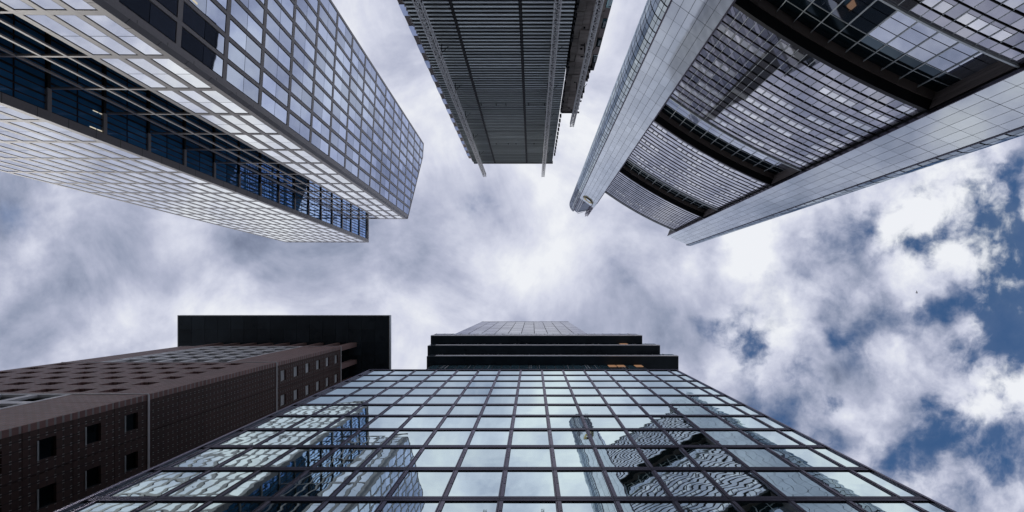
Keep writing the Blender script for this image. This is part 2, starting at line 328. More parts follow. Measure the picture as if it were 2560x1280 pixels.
for k in range(len(ZK)-1):
    z0, z1 = ZK[k], ZK[k+1]
    for c in range(ncol):
        a = s_first+c*PX; b = a+PX
        if roofA(b) > z0+.5: win(fx, a+.14, b-.14, z0+.27, z1-.27, 'blue_glass', slope=roofA)
    if z0 < 115:
        for c in range(3): win(fy, .5+c*1.66+.2, .5+(c+1)*1.66-.2, z0+.27, min(z1-.27, 114.4), 'sky_glass')
    if z0 < 135:
        for c in range(11): win(f2y, .28+c*1.655+.2, .28+(c+1)*1.655-.2, z0+.27, min(z1-.27, 135.4), 'sky_glass')
        for c in range(6): win(f2x, .75+c*2.2+.05, .75+(c+1)*2.2-.05, z0+.18, z0+3.0, 'atrium_glass', d=-.2, mid=False, g=.04); win(f2x, .75+c*2.2+.05, .75+(c+1)*2.2-.05, z0+3.1, min(z1-.18, 135.4), 'atrium_glass', d=-.2, mid=False, g=.04)
# floor bands and piers of the +X face
sp = MB(); pr = MB()
for z in ZK:
    s_start = 0. if z < 115 else (z-115.0)/(11.6)*s_flat
    if z < 126: sp.fb(fx, max(.27, s_start), LEN, z-.27, z+.27, -DR, 0)
for c in range(ncol+1):
    a = s_first+c*PX; w = .14
    a0, a1 = (a-w, a+w) if c < ncol else (a-w, LEN)
    pr.fb(fx, a0, a1, -1.6, 0, -DR+.01, .004, za=roofA(a0)-.02, zb=roofA(a1)-.02)
pr.fb(fx, .26, s_first-.14, -1.6, 114.5, -DR+.01, .006)
for a, b in ((0, s_flat), (s_flat, LEN)):
    m = MB(); q = [fx.P(a, roofA(a)-.35, -DR), fx.P(b, roofA(b)-.35, -DR), fx.P(b, roofA(b)-.35, .012), fx.P(a, roofA(a)-.35, .012), fx.P(a, roofA(a), -DR), fx.P(b, roofA(b), -DR), fx.P(b, roofA(b), .012), fx.P(a, roofA(a), .012)]
    sp.hexa(q)
# +Y face of the front slab, three glazed bays then an open screen in front of the link
for z in ZK:
    if z < 114.5:
        sp.fb(fy, .27, 5.6, z-.27, z+.27, -DR, 0); sp.fb(fy, 5.6, 12.8, z-.12, z+.12, -.14, 0)
sp.fb(fy, .26, 12.8, 114.6, 115.0, -DR, .006)
for c in range(1, 4): pr.fb(fy, .5+c*1.66-.2, .5+c*1.66+.2, -1.6, 114.9, -DR, .004)
pr.fb(fy, .26, .7, -1.6, 114.9, -DR, .006)
for c in range(4, 7): pr.fb(fy, .5+c*1.66-.10, .5+c*1.66+.10, -1.6, 114.9, -.12, .004)
# rear slab
for z in ZK:
    if z < 135.5:
        sp.fb(f2y, 0.1, 18.5, z-.27, z+.27, -DR, 0)
        sp.fb(f2x, .5, 2.45, z-.2, z+.2, -.24, .0)
        joints.fb(f2x, 2.45, 19, z-.16, z+.16, -.22, -.04)
sp.fb(f2y, 0, 18.5, 135.6, 136.1, -DR, .006); sp.fb(f2x, .0, 19, 135.6, 136.1, -DR, .003)
for c in range(0, 12):
    a = .28+c*1.655; pr.fb(f2y, a-.2 if c else .02, a+.2, -1.6, 136.0, -DR, .004)
pr.fb(f2x, .0, .7, -1.6, 136.0, -.24, .012)
for i in range(0, 24): joints.fb(f2x, .75+i*.55-(.04 if i % 2 else .06), .75+i*.55+(.04 if i % 2 else .06), -1.6, 135.9, -.2, -.12)  # closely set black bars also stand in for the screen's reflection
# chamfered corner rib with drainage notch
rib = MB(); z = -1.6
while z < 114.7:
    z2 = min(z+2.99, 114.7); rib.prism([(-22.99, -16.005), (-22.70, -16.255), (-22.80, -16.5), (-23.2, -16.2)], z+.025, z2-.025); z = z2
rib.build('corner_rib', 'chamfer', A)
MB().prism([(-23.05, -16.03), (-22.74, -16.29), (-22.9, -16.55), (-23.25, -16.25)], -1.6, 114.6).build('rib_joint', 'black', A)
pj = MB(); z = -1.
while z < 135:
    pj.fb(f2x, .0, .7, z, z+.04, -.1, .0145); pj.fb(f2y, -.001, .06, z, z+.04, -.1, .0065)
    if z < 114: pj.fb(fx, .27, s_first-.14, z, z+.04, -.1, .0085); pj.fb(fy, .27, .7, z, z+.04, -.1, .0085)
    z += 2.99
pj.build('panel_joint', 'black', A, kind='stuff')
sp.build('floor_band', 'grey_stone', A); pr.build('pier', 'grey_stone', A); joints.build('mullion', 'black', A)  # the mullion mesh includes bars that paint in the reflected screen
emit(wins, 'window', 'window_field', A)
for s_, za, zb in ((2.3, 49.75, 50.35), (2.3, 50.5, 51.15), (.80, 49.4, 50.1), (.80, 50.25, 50.9)): MB().fb(f2x, s_, s_+.13, za, zb, -.19, -.16).build('ceiling_lamp', 'lamp', A)
MB().fb(fx, 4.35, 4.5, 40.3, 40.9, -.05, -.02).build('ceiling_lamp', 'lamp', A)

# ================================================================== C: louvred tower under construction (top centre)
K = .9125
C = thing('louvred_tower', 'dark louvred building with raw concrete flank and hoist masts at top centre', 'building', -2.5, -22)
YC = -18.08*K; XL, XR = -7.8*K, 2.72*K; ZC = 73.2
MB().box(XL+.1, XR-.05, -31, YC-.30, -1.6, ZC-.05).build('core', 'dark_core', C)
gb = MB(); sl = MB(); pitch = .54*K; z = ZC-pitch*.98
xs = [XL, XL+3.18*K, XL+6.18*K+.9, XR]
xs = [XL, -5.0*K, -.75*K, XR]
row = 0
while z > 22:
    for i in range(3):
        a, b = xs[i]+(.10 if i else -.02), xs[i+1]-.10
        sl.hexa([(a, YC-.16, z), (b, YC-.16, z), (b, YC, z+.02), (a, YC, z+.02), (a, YC-.22, z+.29), (b, YC-.22, z+.29), (b, YC-.05, z+.31), (a, YC-.05, z+.31)])
        gb.box(a, b, YC-.29, YC-.05, z-.17, z-.01)
    z -= pitch; row += 1
sl.build('louvre', 'slat', C); gb.build('louvre_gap', 'black', C)
MB().box(XL, XR, YC-.3, YC+.03, ZC-.25, ZC).build('parapet', 'black', C)
m = MB()
for i in (1, 2): m.box(xs[i]-.07, xs[i]+.07, YC-.29, YC-.02, -1.6, ZC-.26)
m.build('rail_slot', 'black', C)
m = MB(); zz = 0
for i in range(140):
    z = 22+i*pitch
    if 31 < z < ZC-.5: MB().box(XL-.11, XL-.03, YC-.2, YC-.02, z, z+.14).build('louvre_bracket', 'steel', C)
m = MB()
for i in range(20):
    z = 53+i*1.6*K
    if 53.5 < z < ZC-3: m.box(XR, XR+.16, YC-.3, YC-.05, z, z+.42)
for s in (-4.8, -3.4, -2.5, -.4, 1.1): m.box(s*K, s*K+.08, YC+.005, YC+.09, 50.6, 50.95); m.box(s*K+.5, s*K+.58, YC+.005, YC+.09, 63.6, 63.9)
m.build('anchor_block', 'black', C)
# side strip of windows and brown panels (west edge) and the same on the east flank
wn = []; bp = MB(); g0 = 37.5*K; ph = 2.95*K
for k in range(-6, 15):
    z = g0+k*ph
    if z < ZC-2: wn.append((MB().box(XL-.52, XL-.13, YC-.34, YC-.30, z+.03, z+ph*.52), [(XL-.52, YC-.3, z), (XL, YC-.3, z), (XL, YC-.3, z+ph*.5), (XL-.52, YC-.3, z+ph*.5)], 'blue_glass'))
    if z-ph*.46 < ZC-1.2: MB().box(XL-.50, XL-.13, YC-.36, YC-.32, z-ph*.46, min(z, ZC-.6)).build('spandrel_panel', 'brown_sp', C)
for k in range(-6, 3):
    z = 38.1*K+k*ph*1.0+1.2
    if z < 43.5:
        wn.append((MB().box(4.62*K+.02, 4.98*K-.01, YC-.34, YC-.30, z+.04, z+ph*.5), [(4.62*K, YC-.3, z), (4.98*K, YC-.3, z), (4.98*K, YC-.3, z+ph*.5), (4.62*K, YC-.3, z+ph*.5)], 'green_glass'))
        MB().box(4.74*K, 4.90*K, YC-.30, YC-.285, z+.35, z+ph*.42).build('window_blind', 'white_panel', C)
    MB().box(4.62*K, 4.98*K, YC-.37, YC-.33, z-ph*.5+.05, z-.02).build('spandrel_panel', 'brown_sp', C)
for q in wn: q[0].build('window', q[2], C)

m = MB(); m.box(XL-.14, XL+.1, -31, YC-.37, -1.6, ZC-1.2); m.box(XR, 4.98*K, -30, YC-.40, -1.6, 44.4); m.build('flank_wall', 'black', C)
cc = MB(); random.seed(3); z = 14.
while z < 53.4:
    h = min(random.choice((1.25, 1.25, 2.4)), 53.6-z); x = XR+.06+random.uniform(0, .06)
    end = 4.60*K if z+h < 44 else 4.60*K-(z+h-44)*.028
    cuts = sorted([x, x+random.uniform(.35, .5), x+random.uniform(.9, 1.2), end+random.uniform(-.05, .04)])
    for a, b in zip(cuts[:-1], cuts[1:]): cc.box(a+.008, b-.008, YC-.9, YC-.18+random.uniform(-.035, .015), z+.01, z+h-.015)
    z += h
cc.build('concrete_wall', 'concrete', C)
z = 30.
def brk(*a): MB().box(*a).build('formwork_bracket', 'black', C)
while z < 53.2:
    if random.random() < .8: x = XR+.02; brk(x-.03, x+random.uniform(.05, .16), YC-.3, YC-.02+random.uniform(-.03, .02), z, z+random.uniform(.2, .6))
    if random.random() < .6 and z > 43: x = 4.58*K-(z-44)*.028; brk(x-.05, x+random.uniform(.03, .12), YC-.4, YC-.05, z, z+random.uniform(.15, .5))
    if random.random() < .35: x = XR+random.uniform(.4, 1.6); brk(x, x+random.uniform(.1, .3), YC-.2, YC-.11, z, z+random.uniform(.05, .2))
    z += .62
brk(XR+.1, XR+1.7, YC-.2, YC-.1, 53.5, 53.7)
# three lattice hoist masts standing in front of the facade
def mast(x, y, ztop, w, label, kind=0):
    o = thing('lattice_mast', label, 'hoist mast', x, y, group='lattice masts in front of the louvred tower')
    ch = MB(); lc = MB(); h = w/2; q = [(x-h, y-h), (x+h, y-h), (x+h, y+h), (x-h, y+h)]
    for a in q: ch.bar((a[0], a[1], -1.6), (a[0], a[1], ztop), .058)
    ch.build('chord', 'steel', o)
    z = -1.6; k = 0; st = w*1.6
    while z < ztop:
        for i in range(4):
            a, b = q[i], q[(i+1) % 4]; lc.bar((a[0], a[1], z), (b[0], b[1], z), .035)
            if z+st < ztop and i % 2 == 0: lc.bar((a[0], a[1], z if (k+i) % 2 else z+st), (b[0], b[1], z+st if (k+i) % 2 else z), .03)
        z += st; k += 1
    lc.build('lattice', 'steel', o)
    rk = MB(); rk.box(x-.035, x+.035, y-h-.05, y-h+.02, -1.6, ztop-2.2); rk.build('rack_rail', 'black', o)
    tb = MB()
    for z in range(18, int(ztop)-6, 7): tb.bar((x-h, y, z), (x-h*1.2, YC-.12, z), .05); tb.bar((x+h, y, z), (x+h*1.2, YC-.12, z), .05); tb.bar((x+h, y-h, z), (x+h+.5, YC-.1, z+.3), .035)
    tb.build('wall_tie', 'black', o)
    return o
YM = -17.3*K
mast(-6.68*K, YM, 84.2*K, .34, 'long slanting lattice mast nearest the left edge of the louvred facade')
mast(1.49*K, YM, 84.2*K, .34, 'lattice mast near the right edge of the dark louvres, tip above the roofline')
mast(3.90*K, YM+.1, 59.4*K, .30, 'short lattice mast in front of the stained concrete flank')

# ================================================================== D: tall tower with curved front, gardens and white columns (upper right)
D = thing('curved_tower', 'tall office tower with curved striped front between two white panelled columns at upper right', 'building', 27, -30)
fL = frame((13.5, -28.8), 35.8); fR = frame((34.66, -16.1), 22.3); WL, WR = 4.95, 5.55
ZL, ZR, ZF = 171.5, 154.5, 147.0
NC = 22; th0, th1 = 35.8, 22.2; Rad = 19.6/(2*math.sin(R((th0-th1)/2)))
step = Rad*2*math.sin(R((th0-th1)/NC)/2); cols = []; p = (17.45, -25.65)
for i in range(NC):
    t = th0-(th0-th1)*(i+.5)/NC; cols.append((p, t)); p = (p[0]+step*math.cos(R(t)), p[1]+step*math.sin(R(t)))
P_end = p; pw = step
CF = [frame(o, t) for o, t in cols]
def arc(d): return [f.P(0, 0, d)[:2] for f in CF]+[CF[-1].P(pw, 0, d)[:2]]
def band(mb, d0, d1, z0, z1, seg=1, gap=0.):      # curved band made of segments
    for i in range(0, NC, seg):
        j = min(i+seg, NC)-1; a, b = CF[i], CF[j]
        mb.hexa([a.P(gap, z0, d0), b.P(pw-gap, z0, d0), b.P(pw-gap, z0, d1), a.P(gap, z0, d1), a.P(gap, z1, d0), b.P(pw-gap, z1, d0), b.P(pw-gap, z1, d1), a.P(gap, z1, d1)])
sec = [(18.4+34.7*i-(0 if i else 10), 43.2+34.7*i) for i in range(4)]; sec[3] = (122.6, ZF)
body = MB(); back = [(43.5, -19.5), (40.5, -42), (36, -44), (18.0, -33.5)]
prev = -1.6
for i, (z0, z1) in enumerate(sec):
    body.prism(arc(-.75)+back, z0+.02, z1-.3)
    g0 = sec[i-1][1] if i else -1.6
    body.prism(arc(-2.6)+back, g0-.25, z0)
body.build('core', 'dark_core', D)
DW = []; spp = MB(); spn = MB(); led = MB(); mul = MB(); sof = MB(); beam = MB(); scr = MB(); random.seed(11)
patt = {}
for i, (z0, z1) in enumerate(sec):
    nf = 11 if i == 0 else 8; fh = (z1-z0-.5)/nf
    for k in range(nf):
        zb = z0+.1+k*fh; run = 0; on = False
        if i == 3: frac = .25
        else: frac = .5
        cells = []
        c = random.randint(0, 2)
        cells = [False]*NC
        while c < NC:
            L = random.choice((3, 4, 5, 6)) if i < 2 else random.choice((2, 3, 4, 5)) if i < 3 else random.choice((1, 2, 3)); g = random.choice((1, 1, 2, 2, 3)) if i < 3 else random.choice((2, 3, 5))
            if not (random.random() < .28):
                for q in range(c, min(NC, c+L)): cells[q] = True
            c += L+g
        spn = MB(); spp = MB()
        for j, f in enumerate(CF):
            gq = .03 if i < 2 else .004; wz0, wz1 = zb+.16, zb+fh*.56
            bright = cells[j] and i < 3 or (i == 3 and cells[j] and k in (5, 6))
            if bright:
                m = MB(); m.fb(f, .07, pw-.07, wz0+.06+.28*(wz1-wz0), wz1-.04, -.68, -.58); mat = 'office_bright'
                DW.append((m, [f.P(0, wz0, -.6), f.P(pw, wz0, -.6), f.P(pw, wz1, -.6), f.P(0, wz1, -.6)], mat))
                spn.fb(f, .03, pw-.03, wz0, wz0+.02+.28*(wz1-wz0), -.68, -.60, r=.1)
            else:
                m = MB(); gp = .03 if i < 2 else .004; m.fb(f, gp, pw-gp, wz0, wz1-.02, -.68, -.60); mat = 'office_grey' if i < 2 else 'office_pale'
                DW.append((m, [f.P(0, wz0, -.6), f.P(pw, wz0, -.6), f.P(pw, wz1, -.6), f.P(0, wz1, -.6)], mat))
            (spn if i < 2 else spp).fb(f, gq, pw-gq, zb+fh*.62, zb+fh*1.0, -.72, -.57)
            if i < 2: mul.fb(f, -.022, .022, zb+.15, zb+fh*.98, -.66, -.535)
        spn.build('spandrel', 'office_spandrel', D); spp.build('spandrel', 'office_pale', D)
        for za_, zb2, dd in ((zb+.05, zb+.12, -.50), (zb+fh*.575, zb+fh*.60, -.51)):
            led = MB(); band(led, -.75, dd, za_, zb2, 2); led.build('sun_ledge', 'black', D)
    band(mul, -.76, -.40, z1-.42, z1-.22, 2)
    # underside of each section
    sof = MB(); band(sof, -1.35, -.42, z0-.45, z0+.01, 2); sof.build('soffit', 'black', D); beam = MB()
    band(beam, -2.1, -1.36, z0-.62, z0-.1, 2, gap=.02); beam.build('soffit_beam', 'brown_panel', D)
emit(DW, 'window', 'window_field', D)
gw = []; gm = MB(); gk = MB()
for i in range(3):
    g0, g1 = sec[i][1], sec[i+1][0]
    for c in range(0, NC-1, 2):
        f = CF[c]; n = 6; hh = (g1-g0-.7)/n
        for r in range(n):
            mat = 'garden_glass' if r < 4 else 'dark_glass'
            m = MB().fb(f, .05, 2*pw-.05, g0-.2+r*hh+.05, g0-.2+(r+1)*hh-.05, -2.0, -1.92)
            gw.append((m, [f.P(0, g0+r*hh, -1.9), f.P(2*pw, g0+r*hh, -1.9), f.P(2*pw, g0+(r+1)*hh, -1.9), f.P(0, g0+(r+1)*hh, -1.9)], mat))
        MB().fb(f, -.03, .03, g0-.2, g1-.5, -2.02, -1.80).build('garden_mullion', 'zinc', D)
    for r in (4, 5): 
        gk = MB(); band(gk, -1.93, -1.88, g0-.2+r*hh-.03, g0-.2+r*hh+.03, 2); gk.build('garden_rail', 'zinc', D)
emit(gw, 'garden_window', 'garden_window_field', D, 60)
mul.build('mullion', 'zinc', D);
# lit strips seen through the lower floors
for sidx, z, c0 in ((1, 0, 1), (1, 0, 2), (1, 1, 4), (1, 1, 5), (1, 1, 6), (1, 1, 7)):
    zb = 54+z*3.05+1.1; f = CF[c0]; MB().fb(f, .12, pw-.12, zb, zb+.14, -.615, -.60).build('strip_lamp', 'lamp_cool', D)
# white columns
def column(f, W_, ztop, pitchz, n, off):
    bd = MB(); bd.fb(f, .0, W_, -1.6, ztop-.05, -3.4, -.06); bd.build('column_core', 'black', D)
    pn = MB(); w = W_/n; k = 0; z = -1.6+off
    while z < ztop-.2:
        z2 = min(z+pitchz, ztop)
        hv = .05 if k % 4 == 0 else .022
        for c in range(n): pn.fb(f, c*w+.022, (c+1)*w-.022, z+hv, z2-.022, -.05, 0)
        z = z2; k += 1
    return pn.build('column_panel', 'white_panel', D)
column(fL, WL, ZL, 2.9, 5, 1.6); column(fR, WR, ZR, 2.9, 5, 2.3)
tr = MB(); tr.fb(fL, -.16, .0, -1.6, 197, -.2, .05); tr.fb(fL, WL, WL+.14, -1.6, ZL-8, -.5, .04); tr.fb(fR, -.07, .0, -1.6, ZR-2, -.3, .02); tr.fb(fR, WR, WR+.12, -1.6, ZR+1, -.2, .06)
tr.build('edge_trim', 'dark_metal', D)
sd_ = MB(); sd_.fb(fL, WL+.01, WL+.05, -1.6, ZL-3, -3.4, -.5); sd_.build('column_side', 'white_panel', D)
rb = MB(); fs = Fr((34.66, -16.1), (-fR.n[0], -fR.n[1]), (-fR.u[0], -fR.u[1]))
for i in range(3):
    g0, g1 = sec[i][1], sec[i+1][0]; z = g0-1
    rb = MB()
    for q in range(8): rb.fb(fs, .5+q*.33, .8+q*.33, g0-.5, g1-.7, .13, .22)
    rb.build('side_cladding', 'brown_panel', D)
# rounded glass ends
def round_end(cx, cy, r, a0, a1, n, ztop, z0=-1.6):
    bodyp = [(cx+(r-.12)*math.cos(R(a0+(a1-a0)*i/n)), cy+(r-.12)*math.sin(R(a0+(a1-a0)*i/n))) for i in range(n+1)]+[(cx, cy)]
    MB().prism(bodyp, z0, ztop-.1).build('round_core', 'dark_core', D)
    lo, hi = MB(), MB(); z = z0
    while z < ztop-.5:
        for i in range(n):
            b0 = R(a0+(a1-a0)*(i+.06)/n); b1 = R(a0+(a1-a0)*(i+.94)/n); z2 = min(z+2.9, ztop)
            for za, zb_ in ((z+.26, z+1.3), (z+1.40, z2)):
                if zb_ > za: (hi if z > 163 else lo).hexa([(cx+rr*math.cos(b), cy+rr*math.sin(b), zz) for zz in (za, zb_) for rr, b in ((r-.05, b0), (r-.05, b1), (r, b1), (r, b0))])
        z += 2.9
    lo.build('curved_glazing', 'curve_glass', D)
    hi.build('crown_glazing', 'crown_glass', D)
nL = (-fL.n[0], -fL.n[1])
cxl, cyl = 13.5+.585*3.05, -28.8-.81*3.05
round_end(cxl, cyl, 3.05, 126, 290, 15, 199)
nR = fR.n; q2 = fR.P(WR+.12, 0, 0); round_end(q2[0]-nR[0]*2.6, q2[1]-nR[1]*2.6, 2.6, 111, -70, 14, 156)
cr = MB(); a = fL.P(0, 0, -.5); b = fL.P(1.35, 0, -.4)
cr.prism([(13.55, -29.2), fL.P(1.3, 0, -.35)[:2], (18.8, -29.3), (16.5, -31.6)], 166, 197.5); cr.build('crown_core', 'crown_glass', D)
m = MB()
for s in (0.02, .65, 1.25): m.fb(fL, s, s+.06, 171, 197.4, -.5, -.28)
m.bar((14.8, -27.9, 197), (18.9, -29.3, 197), .12); m.build('crown_mullion', 'steel', D)
m = MB(); m.fb(fL, WL-1.6, WL+.05, 160, ZL-.6, -4.2, -.9); m.prism([fL.P(WL, 0, -1.0)[:2], CF[1].P(.6, 0, -.9)[:2], CF[1].P(.6, 0, -3)[:2], fL.P(WL, 0, -4)[:2]], 140, 149.5); m.build('upper_return_wall', 'office_spandrel', D)
# emblem: folded gold ribbon in a slanted rhombus
EP = fL
def plate(pts, mat, d0, d1, parent=None):
    m = MB(); n = len(pts); m.v = [EP.P(s, z, d0) for s, z in pts]+[EP.P(s, z, d1) for s, z in pts]
    m.f = [tuple(range(n)), tuple(range(n, 2*n))]+[(i, (i+1) % n, n+(i+1) % n, n+i) for i in range(n)]; m.r = [.5]*len(m.f)
    o = m.build('emblem' if parent is None else 'emblem_fold', mat, D)
    if parent is not None: o.parent = parent
    return o
eo = plate([(.69, 166.1), (1.45, 163.7), (3.3, 163.7), (4.12, 166.3), (3.3, 168.4), (1.5, 168.4)], 'gold', .02, .10)
plate([(1.25, 166.2), (1.75, 164.7), (3.0, 164.7), (3.55, 166.2), (3.0, 167.5), (1.8, 167.5)], 'gold_dark', .101, .13, eo)
plate([(1.5, 166.0), (1.95, 164.9), (2.85, 164.9), (3.3, 166.0), (2.9, 166.9), (1.9, 166.9)], 'white_panel', .131, .16, eo)
plate([(1.5, 166.1), (1.9, 166.1), (2.45, 167.6), (2.1, 167.9)], 'gold_dark', .161, .18, eo)
plate([(1.45, 163.72), (3.3, 163.72), (3.15, 164.15), (1.6, 164.15)], 'black', .101, .30, eo); plate([(3.32, 163.8), (4.1, 166.25), (3.8, 166.25), (3.05, 164.2)], 'black', .101, .28, eo); plate([(.72, 166.05), (1.43, 163.8), (1.6, 164.2), (.98, 166.1)], 'black', .101, .28, eo)
# aerial frame on the roof of the left column
ant = MB(); c0 = fL.P(WL-.75, 0, -.5); w = .42
q = [(c0[0]-w, c0[1]-w), (c0[0]+w, c0[1]-w), (c0[0]+w, c0[1]+w), (c0[0]-w, c0[1]+w)]
for a in q: ant.bar((a[0], a[1], 168), (a[0], a[1], 191), .10)
z = 170; k = 0
while z < 190:
    for i in range(4): a, b = q[i], q[(i+1) % 4]; ant.bar((a[0], a[1], z), (b[0], b[1], z), .08); ant.bar((a[0], a[1], z), (b[0], b[1], z+2.2), .06)
    if k % 2: ant.bar((q[1][0], q[1][1], z), (q[1][0]+.5, q[1][1]+.2, z+.4), .16)
    z += 2.2; k += 1
ant.build('roof_aerial', 'purple_metal', D)

# ================================================================== J: brown tiled tower with overhanging roof (lower left)
SJ = .72
J = thing('tiled_tower', 'dark brown tiled tower with square black overhanging roof and studded walls at lower left', 'building', -33.8, 16, S=SJ)
jx, jy = -33.6, 8.36; JT = 105.2; SEC = [0.2, 26.4, 52.6, 78.9, JT]; FL = 26.25/6
fa = Fr((jx, jy), (-1, 0), (0, -1)); fb_ = Fr((jx, jy), (0, 1), (1, 0)); LA, LB = 28.2, 30.
MB().box(jx-LA+.3, jx-.45, jy+.45, jy+LB, -2.22, JT-.1).build('core', 'dark_core', J)
wa = MB(); wb = MB(); wf = MB(); jw = []; TH = .5
def cell(mb, f, s0, s1, z0, z1, a, b, c, d):
    mb.fb(f, s0, a, z0, z1, -TH, 0); mb.fb(f, b, s1, z0, z1, -TH, 0); mb.fb(f, a, b, z0, c, -TH, 0); mb.fb(f, a, b, d, z1, -TH, 0)
CP = 3.13
for i in range(1, 4):
    z0, z1 = SEC[i], SEC[i+1]
    lattice = (i != 2)
    for k in range(6):
        a0 = z0+k*FL; a1 = a0+FL-.045
        e = 2.98
        if lattice:
            wa.fb(fa, 0, 6.6, a0, a1, -TH, 0); wa.fb(fa, 6.6+CP*5.4, LA, a0, a1, -TH, 0)
            for c in range(6):
                s0 = 6.6+c*CP; s1 = min(s0+CP, 6.6+CP*5.4)
                g = MB()
                g.fb(fa, s0, s0+.36, a0, a1, -.2, .03); g.fb(fa, s1-.36, s1-.03, a0, a1, -.2, .03); g.fb(fa, s0+.36, s1-.36, a0, a0+.5, -.2, .03); g.fb(fa, s0+.36, s1-.36, a1-.5, a1, -.2, .03)
                fo = g.build('window', 'white_frame', J)
                sub('pane', MB().fb(fa, s0+.36, s1-.36, a0+.5, a1-.5, -.42, -.34), 'dark_glass', fo, J)
        else:
            wa.fb(fa, 0, e, a0, a1, -TH, 0)
            for c in range(8):
                s0 = e+c*CP; s1 = s0+CP
                cell(wa, fa, s0, s1, a0, a1, s0+.72, s1-.72, a0+1.2, a1-1.1)
                sub_o = MB().fb(fa, s0+.72, s1-.72, a0+1.2, a1-1.1, -TH+.02, -TH+.08)
                jw.append((sub_o, [fa.P(s0, a0), fa.P(s1, a0), fa.P(s1, a1), fa.P(s0, a1)], 'dark_glass'))
            wa.fb(fa, e+8*CP, LA, a0, a1, -TH, 0)
        # side wall
        if i == 2:
            for c in range(9): wb.fb(fb_, max(TH+.02, c*3.3+.02), c*3.3+3.27, a0, a1, -TH, -.003)
        else:
            for c in range(9):
                s0 = .28+c*3.3; s1 = s0+3.26
                cell(wb, fb_, max(s0, TH+.02), s1, a0, a1, s0+1.0, s1-.85, a0+1.15, a1-1.5)
                MB().fb(fb_, s0+1.02, s1-.87, a0+1.17, a0+1.30, -.3, .03).build('sill', 'zinc', J) if c < 4 else None
                jw.append((MB().fb(fb_, s0+1.0, s1-.85, a0+1.15, a1-1.5, -.26, -.2), [fb_.P(s0, a0), fb_.P(s1, a0), fb_.P(s1, a1), fb_.P(s0, a1)], 'painted_sky_pane' if i == 3 else 'dark_glass'))
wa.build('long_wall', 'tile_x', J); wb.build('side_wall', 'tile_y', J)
emit(jw, 'small_window', 'small_window_field', J, 90)
m = MB()
for z in (52.6, 78.9): m.fb(fa, 0, LA, z-.2, z-.05, -.4, .06); m.fb(fb_, 0, LB, z-.26, z-.02, -.4, .08)
m.fb(fb_, 0, LB, JT-.1, JT+.12, -.4, .08); m.fb(fa, 0, LA, JT-.1, JT+.12, -.4, .05)
m.build('zinc_strip', 'white_frame', J)
m = MB()
for i in range(9): m.fb(fa, i*3.2, i*3.2+.75, JT+.1, 114.9, -1., -.05) if i else None
m.build('long_side_post', 'brown_post', J)
for i in range(8):
    MB().fb(fb_, i*3.25+.02, i*3.25+.80, JT+.12, 114.9, -1.2, -.02).build('post', 'brown_post', J)
MB().box(jx-LA+2, jx-2.6, jy+2.6, jy+LB, JT, 114.9).build('attic_storey', 'dark_core', J)
MB().box(-67.9, -27.5, 3.3, 43.5, 115.05, 116.0).build('roof_slab', 'black', J)
m = MB()
for i in range(16):
    for j in range(16): m.box(-67.8+i*2.51, -67.8+i*2.51+2.47, 3.4+j*2.5, 3.4+j*2.5+2.46, 114.97, 115.04)
m.build('soffit_panel', 'soffit', J)
m = MB(); m.box(-67.95, -27.45, 3.15, 3.3, 115.02, 116.3); m.box(-27.5, -27.35, 3.15, 43.5, 115.02, 116.3); m.box(-68.05, -67.9, 3.15, 43.5, 115.02, 116.3); m.build('roof_edge', 'zinc', J)

# ================================================================== G: glass block (bottom centre)
G = thing('glass_building', 'green tinted glass block with purple grey mullion grid filling the bottom centre', 'building', -.8, 14, (0, -7/F))
GY = 6.02; gx0, gx1 = -13.22, 11.72; GT = 48.8; fp = 3.1; fg = Fr((0, GY), (1, 0), (0, -1))
MB().box(gx0+.05, gx1-.05, GY+.16, 20, -1.6, GT-.05).build('core', 'dark_core', G)
gwn = []; hb = MB(); vb = MB(); bj = MB(); vents = MB(); xm = [-.97+1.7*i for i in range(-8, 8)]; xm = [x for x in xm if gx0+.3 < x < gx1-.2]; ed = [gx0]+xm+[gx1]
vb_ = {x: MB() for x in xm}; z = GT; random.seed(5)
zs = []
while z > 8: zs.append(z); z -= fp
for z in zs:
    if z != GT:
        hb.fb(fg, gx0, gx1, z-.18, z-.005, -.16, .014); hb.fb(fg, gx0, gx1, z+.025, z+.22, -.16, .011); bj.fb(fg, gx0, gx1, z-.01, z+.03, -.15, .008)
    lo = z-fp+.24; hi = z-.20 if z != GT else z-.08
    for i in range(len(ed)-1):
        a, b = ed[i]+.125, ed[i+1]-.06
        t1, t2 = random.uniform(-.004, .004), random.uniform(-.0025, .0025)
        m = MB().hexa([fg.P(a, lo, -.1), fg.P(b, lo, -.1), fg.P(b, lo, -.025+t1), fg.P(a, lo, -.025), fg.P(a, hi, -.1), fg.P(b, hi, -.1), fg.P(b, hi, -.025+t1+t2), fg.P(a, hi, -.025+t2)])
        gwn.append((m, [fg.P(a, lo), fg.P(b, lo), fg.P(b, hi), fg.P(a, hi)], 'green_glass'))
    for x in xm:
        vb_[x].fb(fg, x+.0, x+.115, lo-.02, hi+.02, -.15, .008); vb_[x].fb(fg, x-.05, x-.015, lo-.02, hi+.02, -.15, .005)
        bj.fb(fg, x-.013, x-.002, z-fp, z, -.1, .0195)
        bj.fb(fg, x+.045, x+.05, lo+1.2, lo+1.9, .004, .012); bj.fb(fg, x+.105, x+.11, lo+1.2, lo+1.9, .004, .012); bj.fb(fg, x+.05, x+.105, lo+1.2, lo+1.22, .004, .012); bj.fb(fg, x+.05, x+.105, lo+1.88, lo+1.9, .004, .012)
emit(gwn, 'window', 'window_field', G)
hb.build('floor_band', 'dark_metal', G); [v_.build('mullion', 'purple_metal', G) for v_ in vb_.values()]; bj.build('joint', 'black', G)
